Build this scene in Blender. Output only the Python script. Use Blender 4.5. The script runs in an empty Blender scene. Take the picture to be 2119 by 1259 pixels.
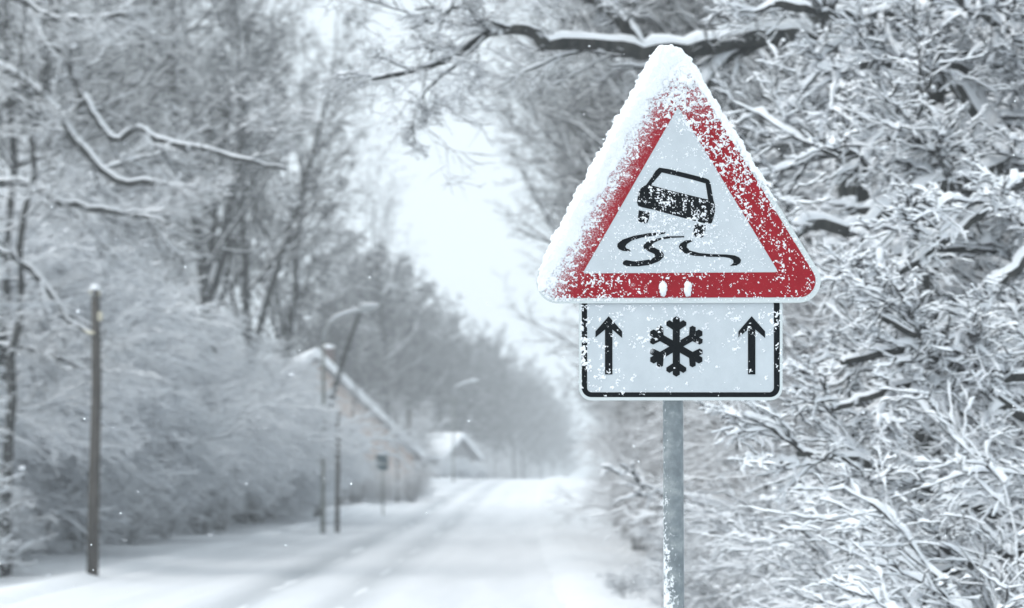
import bpy, math, random
import numpy as np
from mathutils import Vector
from mathutils.geometry import tessellate_polygon

rad = math.radians
SC = bpy.context.scene
COL = SC.collection
RNG = np.random.default_rng(11)

# ------------------------------------------------------------------ camera
W_PX, H_PX = 2119.0, 1259.0
LENS, CAM_H = 85.0, 1.7
F = W_PX / 36.0 * LENS
TILT = math.atan(355.5 / F)


def at(px, py, Y):
    """world point on the vertical plane at distance Y seen at a place in the photograph"""
    dx, dy = (px - 1059.5) / F, (629.5 - py) / F
    d = (dx, math.cos(TILT) - dy * math.sin(TILT), math.sin(TILT) + dy * math.cos(TILT))
    k = Y / d[1]
    return np.array((d[0] * k, Y, CAM_H + d[2] * k))


cam_d = bpy.data.cameras.new('camera')
cam = bpy.data.objects.new('camera', cam_d)
COL.objects.link(cam)
cam.location = (0, 0, CAM_H)
cam.rotation_euler = (math.pi / 2 + TILT, 0, 0)
cam_d.lens, cam_d.sensor_width, cam_d.sensor_fit = LENS, 36.0, 'HORIZONTAL'
cam_d.clip_start, cam_d.clip_end = 0.1, 3000
SC.camera = cam
SIGN_Y = F / 720.0
cam_d.dof.use_dof = True
cam_d.dof.focus_distance = SIGN_Y
cam_d.dof.aperture_fstop = 5.4
cam_d.dof.aperture_ratio = 0.75

# ------------------------------------------------------------------ bookkeeping


def tag(o, label=None, cat=None, group=None, kind=None):
    if label: o['label'] = label
    if cat: o['category'] = cat
    if group: o['group'] = group
    if kind: o['kind'] = kind
    return o


def empty(name, loc=(0, 0, 0), rz=0.0):
    o = bpy.data.objects.new(name, None)
    o.empty_display_size = 0.2
    o.location = loc
    o.rotation_euler = (0, 0, rz)
    COL.objects.link(o)
    return o


def link_mesh(name, me, parent=None):
    o = bpy.data.objects.new(name, me)
    COL.objects.link(o)
    if parent is not None:
        o.parent = parent
    return o


def np_mesh(name, V, Q, mats, midx=None, smooth=True, tris=False):
    k = 3 if tris else 4
    V = np.ascontiguousarray(V, dtype=np.float32).reshape(-1, 3)
    Q = np.ascontiguousarray(Q, dtype=np.int32).reshape(-1, k)
    me = bpy.data.meshes.new(name)
    me.vertices.add(len(V))
    me.vertices.foreach_set('co', V.ravel())
    me.loops.add(Q.size)
    me.loops.foreach_set('vertex_index', Q.ravel())
    me.polygons.add(len(Q))
    me.polygons.foreach_set('loop_start', np.arange(0, Q.size, k, dtype=np.int32))
    if midx is not None:
        me.polygons.foreach_set('material_index', np.ascontiguousarray(midx, dtype=np.int32))
    me.polygons.foreach_set('use_smooth', np.full(len(Q), smooth, dtype=bool))
    for m in mats:
        me.materials.append(m)
    me.update(calc_edges=True)
    return me


class MB:
    """a small mesh collector for hand built things"""

    def __init__(self):
        self.v, self.f = [], []

    def add(self, vs, fs):
        b = len(self.v)
        self.v += [tuple(map(float, p)) for p in vs]
        self.f += [tuple(b + i for i in f) for f in fs]

    def box(self, a, b):
        (x0, y0, z0), (x1, y1, z1) = a, b
        vs = [(x0, y0, z0), (x1, y0, z0), (x1, y1, z0), (x0, y1, z0), (x0, y0, z1), (x1, y0, z1), (x1, y1, z1), (x0, y1, z1)]
        self.add(vs, [(0, 3, 2, 1), (4, 5, 6, 7), (0, 1, 5, 4), (1, 2, 6, 5), (2, 3, 7, 6), (3, 0, 4, 7)])

    def prism(self, poly, vec):
        """planar polygon (3d points) pushed along vec, with holes unsupported"""
        n = len(poly)
        p = [np.array(q, float) for q in poly]
        q = [a + np.array(vec) for a in p]
        self.add(p + q, [tuple(range(n))[::-1], tuple(range(n, 2 * n))] + [(i, (i + 1) % n, n + (i + 1) % n, n + i) for i in range(n)])

    def tube(self, pts, radii, n=12, cap=True):
        pts = [Vector(p) for p in pts]
        rings = []
        b = len(self.v)
        for i, p in enumerate(pts):
            t = (pts[min(i + 1, len(pts) - 1)] - pts[max(i - 1, 0)]).normalized()
            ref = Vector((0, 0, 1)) if abs(t.z) < 0.9 else Vector((0, 1, 0))
            s = t.cross(ref).normalized()
            u = s.cross(t)
            r = radii[i] if hasattr(radii, '__len__') else radii
            for k in range(n):
                a = 2 * math.pi * k / n
                self.v.append(tuple(p + s * (r * math.cos(a)) + u * (r * math.sin(a))))
        m = len(pts)
        for i in range(m - 1):
            for k in range(n):
                k2 = (k + 1) % n
                self.f.append((b + i * n + k, b + i * n + k2, b + (i + 1) * n + k2, b + (i + 1) * n + k))
        if cap:
            self.f.append(tuple(b + k for k in range(n))[::-1])
            self.f.append(tuple(b + (m - 1) * n + k for k in range(n)))

    def blob(self, c, r, seed=0, amp=0.2, nu=10, nv=7):
        g = np.random.default_rng(seed)
        b = len(self.v)
        for j in range(nv + 1):
            th = math.pi * j / nv
            for i in range(nu):
                ph = 2 * math.pi * i / nu
                k = 1 + amp * (g.random() - 0.5) * (0 < j < nv)
                self.v.append((c[0] + r[0] * k * math.sin(th) * math.cos(ph), c[1] + r[1] * k * math.sin(th) * math.sin(ph), c[2] + r[2] * k * math.cos(th)))
        for j in range(nv):
            for i in range(nu):
                i2 = (i + 1) % nu
                self.f.append((b + j * nu + i, b + (j + 1) * nu + i, b + (j + 1) * nu + i2, b + j * nu + i2))

    def build(self, name, mat, parent=None, smooth=False):
        me = bpy.data.meshes.new(name)
        me.from_pydata(self.v, [], self.f)
        for m in (mat if isinstance(mat, (list, tuple)) else [mat]):
            me.materials.append(m)
        if smooth:
            me.polygons.foreach_set('use_smooth', [True] * len(me.polygons))
        me.update()
        return link_mesh(name, me, parent)


# ------------------------------------------------------------------ noise (numpy)


def vnoise2(x, y, seed=0):
    def h(i, j):
        n = (i * 374761393 + j * 668265263 + seed * 974711) & 0x7fffffff
        n = ((n ^ (n >> 13)) * 1274126177) & 0x7fffffff
        n = n ^ (n >> 16)
        return (n & 0xffff) / 65535.0
    xi, yi = np.floor(x).astype(np.int64), np.floor(y).astype(np.int64)
    fx, fy = x - xi, y - yi
    fx, fy = fx * fx * (3 - 2 * fx), fy * fy * (3 - 2 * fy)
    a, b, c, d = h(xi, yi), h(xi + 1, yi), h(xi, yi + 1), h(xi + 1, yi + 1)
    return (a * (1 - fx) + b * fx) * (1 - fy) + (c * (1 - fx) + d * fx) * fy


def fbm(x, y, seed=0, octv=4, gain=0.5):
    s, a, tot = 0, 1.0, 0
    for o in range(octv):
        s = s + a * vnoise2(x * 2 ** o + 17.3 * o, y * 2 ** o - 9.1 * o, seed + o)
        tot += a
        a *= gain
    return s / tot


def sstep(a, b, x):
    t = np.clip((x - a) / (b - a), 0, 1)
    return t * t * (3 - 2 * t)


# ------------------------------------------------------------------ materials


class NT:
    def __init__(self, name):
        self.m = bpy.data.materials.new(name)
        self.m.use_nodes = True
        self.t = self.m.node_tree
        self.b = self.t.nodes['Principled BSDF']
        self.b.inputs['Specular IOR Level'].default_value = 0.25

    def n(self, typ, **kw):
        o = self.t.nodes.new(typ)
        for k, v in kw.items():
            if hasattr(o, k):
                setattr(o, k, v)
            else:
                o.inputs[k.replace('_', ' ')].default_value = v
        return o

    def l(self, a, b):
        self.t.links.new(a, b)

    def coord(self, which='Object'):
        return self.n('ShaderNodeTexCoord').outputs[which]

    def noise(self, scale, detail=4, rough=0.55, vec=None):
        o = self.n('ShaderNodeTexNoise')
        o.inputs['Scale'].default_value = scale
        o.inputs['Detail'].default_value = detail
        o.inputs['Roughness'].default_value = rough
        self.l(vec if vec is not None else self.coord(), o.inputs['Vector'])
        return o.outputs['Fac']

    def ramp(self, fac, stops):
        o = self.n('ShaderNodeValToRGB')
        e = o.color_ramp.elements
        while len(e) < len(stops):
            e.new(0.5)
        for s, (p, c) in zip(e, stops):
            s.position = p
            s.color = (*c, 1) if len(c) == 3 else c
        self.l(fac, o.inputs['Fac'])
        return o.outputs['Color']

    def mix(self, fac, a, b):
        o = self.n('ShaderNodeMix', data_type='RGBA')
        for v, i in ((fac, 0), (a, 6), (b, 7)):
            if isinstance(v, (int, float)):
                o.inputs[i].default_value = v
            elif isinstance(v, tuple):
                o.inputs[i].default_value = (*v, 1)
            else:
                self.l(v, o.inputs[i])
        return o.outputs[2]

    def bump(self, h, strength=0.3, dist=0.01):
        o = self.n('ShaderNodeBump')
        o.inputs['Strength'].default_value = strength
        o.inputs['Distance'].default_value = dist
        self.l(h, o.inputs['Height'])
        self.l(o.outputs['Normal'], self.b.inputs['Normal'])

    def base(self, c):
        if isinstance(c, tuple):
            self.b.inputs['Base Color'].default_value = (*c, 1)
        else:
            self.l(c, self.b.inputs['Base Color'])
        return self

    def set(self, **kw):
        for k, v in kw.items():
            self.b.inputs[k.replace('_', ' ')].default_value = v
        return self


SNOW_C = (0.86, 0.885, 0.91)


def mat_snow(name, bump_scale=None, dist=0.01):
    t = NT(name)
    f = t.noise(3.0, 3)
    t.base(t.ramp(f, [(0.3, (0.82, 0.85, 0.885)), (0.7, (0.88, 0.90, 0.92))]))
    t.set(Roughness=0.85, Specular_IOR_Level=0.15)
    if bump_scale:
        t.bump(t.noise(bump_scale, 6), 0.5, dist)
    return t.m


def mat_bark(name, a, b, scale=12, snowy=0.0):
    t = NT(name)
    v = t.n('ShaderNodeMapping')
    v.inputs['Scale'].default_value = (1, 1, 0.25)
    t.l(t.coord(), v.inputs['Vector'])
    c = t.ramp(t.noise(scale, 5, 0.6, v.outputs[0]), [(0.32, a), (0.68, b)])
    if snowy:
        f = t.ramp(t.noise(7, 5, 0.6), [(0.62 - snowy, (0, 0, 0)), (0.70 - snowy, (1, 1, 1))])
        c = t.mix(f, c, SNOW_C)
    t.base(c).set(Roughness=0.9)
    t.bump(t.noise(scale * 2, 5, 0.6, v.outputs[0]), 0.6, 0.02)
    return t.m


M = {}
M['snow'] = mat_snow('snow')
M['snow_fine'] = mat_snow('snow_fine', 90, 0.004)
M['bark'] = mat_bark('bark', (0.028, 0.030, 0.030), (0.075, 0.075, 0.070), 14, 0.03)
M['twig'] = NT('twig_bark').base((0.040, 0.041, 0.041)).set(Roughness=0.9).m
t = NT('rimed_twig')
t.base(t.ramp(t.noise(9, 4, 0.7), [(0.30, (0.08, 0.08, 0.08)), (0.50, (0.70, 0.72, 0.74))])).set(Roughness=0.9)
M['twig_rime'] = t.m
t = NT('frosted_twig')
t.base(t.ramp(t.noise(11, 4, 0.7), [(0.49, (0.045, 0.045, 0.045)), (0.66, (0.50, 0.52, 0.54))])).set(Roughness=0.9)
M['twig_frost'] = t.m
M['twig_brown'] = NT('brush_bark').base((0.135, 0.115, 0.105)).set(Roughness=0.9).m
M['wood'] = mat_bark('weathered_wood', (0.05, 0.046, 0.041), (0.105, 0.095, 0.084), 10, 0.0)

t = NT('sign_white')
f = t.noise(14, 6, 0.7)
t.base(t.ramp(f, [(0.35, (0.485, 0.53, 0.56)), (0.7, (0.545, 0.59, 0.62))])).set(Roughness=0.45)
M['sign_white'] = t.m
t = NT('sign_rim')
t.base((0.58, 0.63, 0.635)).set(Roughness=0.5)
M['sign_rim'] = t.m
t = NT('sign_red')
c = t.ramp(t.noise(30, 5), [(0.3, (0.25, 0.0015, 0.009)), (0.7, (0.305, 0.003, 0.013))])
frost_n = t.ramp(t.noise(300, 6, 0.8), [(0.30, (0, 0, 0)), (0.70, (1, 1, 1))])
FROST = t        # the frost cover is wired below, once the outline of the plate is known
FROST_C, FROST_N = c, frost_n
t.set(Roughness=0.5)
M['sign_red'] = t.m
t = NT('sign_black')
f1 = t.ramp(t.noise(300, 3, 0.7), [(0.62, (0, 0, 0)), (0.74, (1, 1, 1))])
mul = t.n('ShaderNodeMath', operation='MULTIPLY')
t.l(f1, mul.inputs[0]); mul.inputs[1].default_value = 0.08
t.base(t.mix(mul.outputs[0], (0.002, 0.004, 0.006), (0.5, 0.55, 0.58))).set(Roughness=0.5, Specular_IOR_Level=0.1)
M['sign_black'] = t.m
t = NT('sign_back')
t.base((0.34, 0.36, 0.37)).set(Roughness=0.5, Metallic=0.6)
M['sign_back'] = t.m

t = NT('galvanised_steel')
g = t.coord()
f = t.noise(22, 6, 0.65)
c = t.ramp(f, [(0.35, (0.17, 0.195, 0.21)), (0.5, (0.215, 0.245, 0.26)), (0.58, (0.27, 0.30, 0.31)), (0.70, (0.36, 0.39, 0.40))])
sep = t.n('ShaderNodeSeparateXYZ')
t.l(g, sep.inputs[0])
# frozen snow stuck to the lower windward side of the post
mr = t.n('ShaderNodeMapRange'); t.l(sep.outputs[2], mr.inputs[0])
mr.inputs[1].default_value, mr.inputs[2].default_value, mr.inputs[3].default_value, mr.inputs[4].default_value = 1.25, 1.72, 0.13, -0.10
mx = t.n('ShaderNodeMapRange'); t.l(sep.outputs[0], mx.inputs[0])
mx.inputs[1].default_value, mx.inputs[2].default_value, mx.inputs[3].default_value, mx.inputs[4].default_value = -0.03, 0.03, 0.10, -0.16
a1 = t.n('ShaderNodeMath', operation='ADD'); t.l(mr.outputs[0], a1.inputs[0]); t.l(mx.outputs[0], a1.inputs[1])
a2 = t.n('ShaderNodeMath', operation='ADD'); t.l(a1.outputs[0], a2.inputs[0]); t.l(t.noise(75, 6, 0.75), a2.inputs[1])
sm = t.ramp(a2.outputs[0], [(0.56, (0, 0, 0)), (0.62, (1, 1, 1))])
t.base(t.mix(sm, c, (0.8, 0.83, 0.86))).set(Roughness=0.6, Metallic=0.25)
t.bump(sm, 0.5, 0.003)
M['steel'] = t.m

M['lamp_paint'] = NT('lamp_paint').base((0.20, 0.21, 0.19)).set(Roughness=0.5).m
M['lamp_pale'] = NT('lamp_pale_paint').base((0.50, 0.53, 0.54)).set(Roughness=0.5).m
M['sign_far'] = NT('far_sign_metal').base((0.10, 0.14, 0.15)).set(Roughness=0.6).m
M['ceramic'] = NT('ceramic').base((0.62, 0.58, 0.46)).set(Roughness=0.4).m
M['wire'] = NT('wire_frosted').base((0.60, 0.63, 0.66)).set(Roughness=0.8).m
t = NT('cream_render')
t.base(t.ramp(t.noise(1.5, 5), [(0.3, (0.60, 0.51, 0.46)), (0.7, (0.68, 0.585, 0.53))])).set(Roughness=0.9)
M['cream'] = t.m
t = NT('timber_dark')
t.base(t.ramp(t.noise(3, 4), [(0.3, (0.24, 0.24, 0.245)), (0.7, (0.30, 0.30, 0.305))])).set(Roughness=0.8)
M['timber'] = t.m
M['brick'] = NT('chimney_brick').base((0.16, 0.12, 0.11)).set(Roughness=0.9).m
M['glass'] = NT('window_glass').base((0.03, 0.04, 0.05)).set(Roughness=0.1, Specular_IOR_Level=0.5).m

# ------------------------------------------------------------------ ground and road


def shift(Y):
    return 1.25e-4 * np.clip(np.asarray(Y, float) - 60, 0, None) ** 2


def base_z(Y):
    Y = np.asarray(Y, float)
    return 1.5 * sstep(72, 190, Y) - 4.0 * sstep(200, 520, Y)


def ground_z(X, Y):
    X, Y = np.asarray(X, float), np.asarray(Y, float)
    x = X - shift(Y)
    z = base_z(Y)
    bank_l = 0.09 * np.exp(-((x + 7.1) / 0.45) ** 2) * (0.6 + 0.8 * fbm(Y / 2.1, x * 0 + 3, 5, 3))
    bank_r = 0.13 * np.exp(-((x - 1.3) / 0.9) ** 2) * (0.5 + 0.9 * fbm(Y / 1.7, x * 0 + 7, 6, 3))
    lump = 0.16 * (fbm(X / 1.3, Y / 1.3, 9, 4) - 0.5) * np.clip(np.maximum(-7.4 - x, x - 1.0), 0, 1)
    big = 0.5 * (fbm(X / 9, Y / 9, 2, 3) - 0.5) * np.clip(np.maximum(-9 - x, x - 3.5) / 5, 0, 1)
    slope = 0.02 * np.clip(x - 4, 0, 30) + 0.03 * np.clip(-10 - x, 0, 40)
    road = -0.10 * sstep(-7.0, -6.4, x) * (1 - sstep(0.4, 1.1, x))
    return z + bank_l + bank_r + lump + big + slope + road


def road_z(x, Y):
    z = base_z(Y) - 0.045
    w = 0.10 * (fbm(Y / 25, Y * 0 + 1, 21, 2) - 0.5)
    for c, dep, wd in ((-5.2, 0.02, 0.3), (-3.75, 0.055, 0.30), (-2.35, 0.055, 0.28), (-0.8, 0.015, 0.3)):
        z = z - dep * np.exp(-((x + w - c) / wd) ** 2)
    z = z + 0.035 * (fbm(x / 0.5, Y / 2.5, 31, 4) - 0.5) + 0.05 * np.exp(-((x + 6.5) / 0.35) ** 2) + 0.05 * np.exp(-((x - 0.7) / 0.35) ** 2)
    return z


def sheet(name, xs, ys, zf, mat, skew):
    X, Y = np.meshgrid(xs, ys)
    X2 = X + (shift(Y) if skew else 0)
    Z = zf(X if skew else X2, Y)
    n, m = X.shape
    i = np.arange(n * m).reshape(n, m)
    Q = np.stack([i[:-1, :-1], i[:-1, 1:], i[1:, 1:], i[1:, :-1]], -1)
    return link_mesh(name, np_mesh(name, np.stack([X2, Y, Z], -1), Q, [mat]))


t = NT('fresh_snow')
c = t.ramp(t.noise(0.25, 5), [(0.3, (0.82, 0.85, 0.885)), (0.7, (0.875, 0.895, 0.92))])
t.base(c).set(Roughness=0.85, Specular_IOR_Level=0.15)
t.bump(t.noise(2.5, 6), 0.5, 0.12)
M['ground'] = t.m

t = NT('packed_road_snow')
g = t.coord('UV')
mp = t.n('ShaderNodeMapping'); mp.inputs['Scale'].default_value = (1.4, 0.09, 1)
t.l(g, mp.inputs['Vector'])
dirt = t.ramp(t.noise(1.0, 7, 0.62, mp.outputs[0]), [(0.42, (0.86, 0.88, 0.91)), (0.75, (0.76, 0.785, 0.815))])
# worn wheel lanes: x in road space is stored in UV.x
sx = t.n('ShaderNodeSeparateXYZ'); t.l(g, sx.inputs[0])
acc = None
for cx, wd, amt in ((-5.2, 0.45, 0.16), (-3.85, 0.80, 0.90), (-2.30, 0.70, 0.75), (-0.8, 0.40, 0.08)):
    s1 = t.n('ShaderNodeMath', operation='SUBTRACT'); t.l(sx.outputs[0], s1.inputs[0]); s1.inputs[1].default_value = cx
    s2 = t.n('ShaderNodeMath', operation='ABSOLUTE'); t.l(s1.outputs[0], s2.inputs[0])
    r_ = t.n('ShaderNodeMapRange', interpolation_type='SMOOTHSTEP'); t.l(s2.outputs[0], r_.inputs[0])
    r_.inputs[1].default_value, r_.inputs[2].default_value, r_.inputs[3].default_value, r_.inputs[4].default_value = 0.0, wd, amt, 0.0
    if acc is None:
        acc = r_.outputs[0]
    else:
        ad = t.n('ShaderNodeMath', operation='MAXIMUM'); t.l(acc, ad.inputs[0]); t.l(r_.outputs[0], ad.inputs[1]); acc = ad.outputs[0]
brk = t.ramp(t.noise(0.8, 6, 0.6, mp.outputs[0]), [(0.3, (0.35, 0.35, 0.35)), (0.7, (1, 1, 1))])
mm = t.n('ShaderNodeMath', operation='MULTIPLY'); t.l(acc, mm.inputs[0]); t.l(brk, mm.inputs[1])
t.base(t.mix(mm.outputs[0], dirt, (0.43, 0.46, 0.49))).set(Roughness=0.7, Specular_IOR_Level=0.2)
t.bump(t.noise(6, 5), 0.35, 0.05)
M['road'] = t.m

xs = np.unique(np.concatenate([-np.geomspace(9, 420, 50)[::-1], np.linspace(-9, 6, 90), np.geomspace(6, 420, 50)]))
ys = np.unique(np.concatenate([np.linspace(-30, 10, 24), np.linspace(10, 110, 220), np.geomspace(110, 640, 130)]))
tag(sheet('ground', xs, ys, ground_z, M['ground'], False), 'deep fresh snow over the verges and the wood floor', 'ground', kind='structure')
xr = np.linspace(-6.75, 0.9, 64)
yr = np.unique(np.concatenate([np.linspace(-20, 110, 240), np.geomspace(110, 560, 120)]))
ro = sheet('road', xr, yr, road_z, M['road'], True)
uv = ro.data.uv_layers.new(name='road_space')
Xg, Yg = np.meshgrid(xr, yr)
co = np.stack([Xg.ravel(), Yg.ravel()], -1).astype(np.float32)
li = np.empty(len(ro.data.loops), dtype=np.int32)
ro.data.loops.foreach_get('vertex_index', li)
uv.data.foreach_set('uv', co[li].ravel())
tag(ro, 'snow packed country road with grey wheel tracks', 'road', kind='structure')

# ------------------------------------------------------------------ road sign
sign_x = at(1394, 700, SIGN_Y)[0]
sign = empty('road_sign', (sign_x, SIGN_Y, 0))
tag(sign, 'red and white triangular slippery road warning sign on a grey post, crusted with snow', 'road sign')


def sp(px, py, off=0.0):
    """place on the sign face in the sign's own space, off metres proud of the plate"""
    p = at(px, py, SIGN_Y)
    return (p[0] - sign_x, -off, p[2])


def round_poly(pts, r, seg=10):
    out = []
    n = len(pts)
    for i in range(n):
        p, a, b = np.array(pts[i], float), np.array(pts[i - 1], float), np.array(pts[(i + 1) % n], float)
        ri = r[i] if hasattr(r, '__len__') else r
        u, v = (a - p) / np.linalg.norm(a - p), (b - p) / np.linalg.norm(b - p)
        if ri <= 0:
            out.append(tuple(p)); continue
        half = math.acos(np.clip(u @ v, -1, 1)) / 2
        d = ri / math.tan(half)
        c = p + (u + v) / np.linalg.norm(u + v) * ri / math.sin(half)
        s, e = p + u * d - c, p + v * d - c
        a0, a1 = math.atan2(s[1], s[0]), math.atan2(e[1], e[0])
        da = (a1 - a0 + math.pi) % (2 * math.pi) - math.pi
        for k in range(seg + 1):
            q = a0 + da * k / seg
            out.append((c[0] + ri * math.cos(q), c[1] + ri * math.sin(q)))
    return out


def inset(pts, d):
    """offset a convex polygon inwards (photo pixels)"""
    n = len(pts)
    c = np.mean(pts, 0)
    lines = []
    for i in range(n):
        a, b = np.array(pts[i], float), np.array(pts[(i + 1) % n], float)
        t_ = (b - a) / np.linalg.norm(b - a)
        nn = np.array((-t_[1], t_[0]))
        if nn @ (c - a) < 0: nn = -nn
        lines.append((a + nn * d, t_))
    out = []
    for i in range(n):
        (p, t1), (q, t2) = lines[i - 1], lines[i]
        k = np.linalg.solve(np.array([t1, -t2]).T, q - p)
        out.append(tuple(p + t1 * k[0]))
    return out


def flat(name, loops, off, th, mat, parent, rim_mat=None):
    """solid plate from outline loops (first outer, others holes) in photo pixels"""
    L3 = [[sp(x, y, off) for x, y in lp] for lp in loops]
    tris = tessellate_polygon([[Vector((p[0], p[2], 0)) for p in lp] for lp in L3])
    P = [p for lp in L3 for p in lp]
    n = len(P)
    V = P + [(p[0], p[1] + th, p[2]) for p in P]
    Fc, mi = [], []
    for a, b, c in tris:
        pa, pb, pc = P[a], P[b], P[c]
        cr = (pb[0] - pa[0]) * (pc[2] - pa[2]) - (pb[2] - pa[2]) * (pc[0] - pa[0])
        if cr < 0: b, c = c, b
        Fc.append((a, b, c)); mi.append(0)
        Fc.append((n + a, n + c, n + b)); mi.append(1 if rim_mat else 0)
    s = 0
    for lp in L3:
        k = len(lp)
        for i in range(k):
            Fc.append((s + i, s + (i + 1) % k, n + s + (i + 1) % k, n + s + i)); mi.append(1 if rim_mat else 0)
        s += k
    me = bpy.data.meshes.new(name)
    me.from_pydata(V, [], Fc)
    me.materials.append(mat)
    if rim_mat: me.materials.append(rim_mat)
    me.polygons.foreach_set('material_index', mi)
    me.update()
    return link_mesh(name, me, parent)


# rime on the red paint: thick along the upwind edge and the tip, thin elsewhere
def frost_edge(p, q, inside, stops):
    a, b, k = (np.array(sp(*v))[[0, 2]] for v in (p, q, inside))
    e = (b - a) / np.linalg.norm(b - a)
    n_ = np.array((-e[1], e[0]))
    if n_ @ (k - a) < 0: n_ = -n_
    vm = FROST.n('ShaderNodeVectorMath', operation='DOT_PRODUCT')
    FROST.l(FROST.coord(), vm.inputs[0])
    vm.inputs[1].default_value = (n_[0], 0, n_[1])
    m_ = FROST.n('ShaderNodeMapRange')
    FROST.l(vm.outputs['Value'], m_.inputs[0])
    d0 = n_ @ a
    m_.inputs[1].default_value, m_.inputs[2].default_value = d0 + stops[0] / 720, d0 + stops[1] / 720
    m_.inputs[3].default_value, m_.inputs[4].default_value = stops[2], stops[3]
    return m_.outputs[0]


def wire_frost():
    t = FROST
    fa = frost_edge((1386, 62.5), (1079, 629), (1400, 450), (0, 105, 1.05, 0.05))
    fb = frost_edge((1079, 629), (1733, 627), (1400, 450), (560, 330, 1.0, 0.12))
    mx_ = t.n('ShaderNodeMath', operation='MAXIMUM'); t.l(fa, mx_.inputs[0]); t.l(fb, mx_.inputs[1])
    ad = t.n('ShaderNodeMath', operation='ADD'); t.l(mx_.outputs[0], ad.inputs[0]); t.l(FROST_N, ad.inputs[1])
    sb = t.n('ShaderNodeMapRange'); t.l(ad.outputs[0], sb.inputs[0])
    sb.inputs[1].default_value, sb.inputs[2].default_value, sb.inputs[3].default_value, sb.inputs[4].default_value = 0.92, 1.28, 0.0, 0.85
    t.base(t.mix(sb.outputs[0], FROST_C, (0.78, 0.79, 0.83)))


# post
wire_frost()
post_z = at(1394, 150, SIGN_Y)[2]
mb = MB()
mb.tube([(0, 0.042, -0.3), (0, 0.042, 0.8), (0, 0.042, 1.6), (0, 0.042, post_z)], 0.0293, 32)
mb.build('post', M['steel'], sign, True)
for y in (560, 660, 790):
    zz = at(1394, y, SIGN_Y)[2]
    mb = MB(); mb.tube([(0, 0.042, zz - 0.016), (0, 0.042, zz + 0.016)], 0.0325, 24)
    mb.box((-0.045, 0.006, zz - 0.014), (0.045, 0.016, zz + 0.014))
    mb.build('clamp', M['sign_back'], sign)

TRI = [(1386, 62.5), (1733, 627), (1079, 629)]
plate = flat('warning_plate', [round_poly(TRI, 45)], 0.010, 0.003, M['sign_rim'], sign, M['sign_back'])
tin = inset(TRI, 11)
inner = [(1403, 222), (1610.5, 564.5), (1205, 567)]
flat('red_border', [round_poly(tin, 34), round_poly(inner, 4, 4)], 0.0112, 0.0009, M['sign_red'], plate)
flat('white_field', [round_poly(inset(inner, 0.4), 4, 4)], 0.0108, 0.0006, M['sign_white'], plate)
z1 = lambda p: [(1080 + x / 2.997, 60 + y / 2.997) for x, y in p]
z2 = lambda p: [(1080 + x / 2.997, 440 + y / 2.997) for x, y in p]
car_out = z1([(850, 864), (905, 872), (1020, 900), (1135, 929), (1158, 940), (1168, 962), (1176, 1010), (1186, 1066), (1196, 1100), (1195, 1140), (1182, 1190), (1174, 1208), (1156, 1214), (1060, 1192), (930, 1156), (820, 1126), (745, 1110), (720, 1100), (713, 1080), (718, 1040), (727, 1004), (745, 984), (768, 972), (800, 928), (828, 884)])
car_win = z1([(866, 894), (960, 915), (1060, 940), (1137, 962), (1144, 1005), (1153, 1062), (1060, 1040), (920, 1006), (800, 973), (830, 935)])
flat('car_symbol', [car_out, car_win], 0.0116, 0.0007, M['sign_black'], plate)
for w in (z1([(724, 1128), (792, 1143), (786, 1180), (778, 1204), (764, 1210), (728, 1200), (717, 1186)]),
          z2([(1072, 70), (1139, 84), (1131, 142), (1120, 156), (1106, 159), (1068, 151), (1058, 140)])):
    flat('wheel_symbol', [w], 0.0116, 0.0007, M['sign_black'], plate)
for s in (z2([(888, 125), (790, 130), (690, 148), (620, 172), (592, 196), (590, 214), (600, 230), (625, 241), (670, 244), (672, 234), (648, 226), (640, 214), (648, 200), (680, 177), (740, 159), (850, 141), (889, 133)]),
          z2([(1005, 149), (900, 151), (820, 168), (770, 188), (751, 208), (756, 228), (790, 246), (820, 260), (826, 276), (800, 292), (740, 302), (690, 305), (645, 297), (627, 305), (623, 318), (632, 331), (660, 336), (720, 337), (790, 328), (850, 305), (878, 278), (879, 262), (866, 244), (830, 226), (809, 209), (816, 191), (860, 172), (930, 160), (1004, 157)]),
          z2([(1058, 172), (1010, 177), (980, 196), (971, 214), (978, 232), (1005, 254), (1060, 270), (1150, 277), (1250, 279), (1285, 285), (1308, 298), (1310, 316), (1288, 334), (1330, 331), (1352, 316), (1357, 298), (1346, 281), (1318, 269), (1270, 263), (1180, 261), (1100, 254), (1045, 240), (1020, 219), (1023, 198), (1060, 178)])):
    flat('skid_mark', [s], 0.0116, 0.0007, M['sign_black'], plate)

# supplementary plate, tucked behind the lower edge of the triangle
R1 = z2([(353, 500), (1616, 500), (1616, 1166), (353, 1166)])
supp = flat('supplementary_plate', [round_poly(R1, 26)], 0.003, 0.003, M['sign_white'], sign, M['sign_rim'])
R2 = z2([(371, 515), (1598, 515), (1598, 1146), (371, 1146)])
R3 = z2([(404, 545), (1562, 545), (1562, 1116), (404, 1116)])
flat('rim', [round_poly(z2([(353.5, 500.5), (1615.5, 500.5), (1615.5, 1165.5), (353.5, 1165.5)]), 26), round_poly(R2, 20)], 0.0036, 0.0005, M['sign_rim'], supp)
flat('black_border', [round_poly(R2, 20), round_poly(R3, 10)], 0.0040, 0.0008, M['sign_black'], supp)
for ox in (0, 886):
    flat('arrow', [z2([(538 + ox, 644), (621 + ox, 738), (621 + ox, 779), (561 + ox, 727), (561 + ox, 1005), (515 + ox, 1005), (515 + ox, 727), (456 + ox, 776), (456 + ox, 738)])], 0.0042, 0.0008, M['sign_black'], supp)
fl = []
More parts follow.
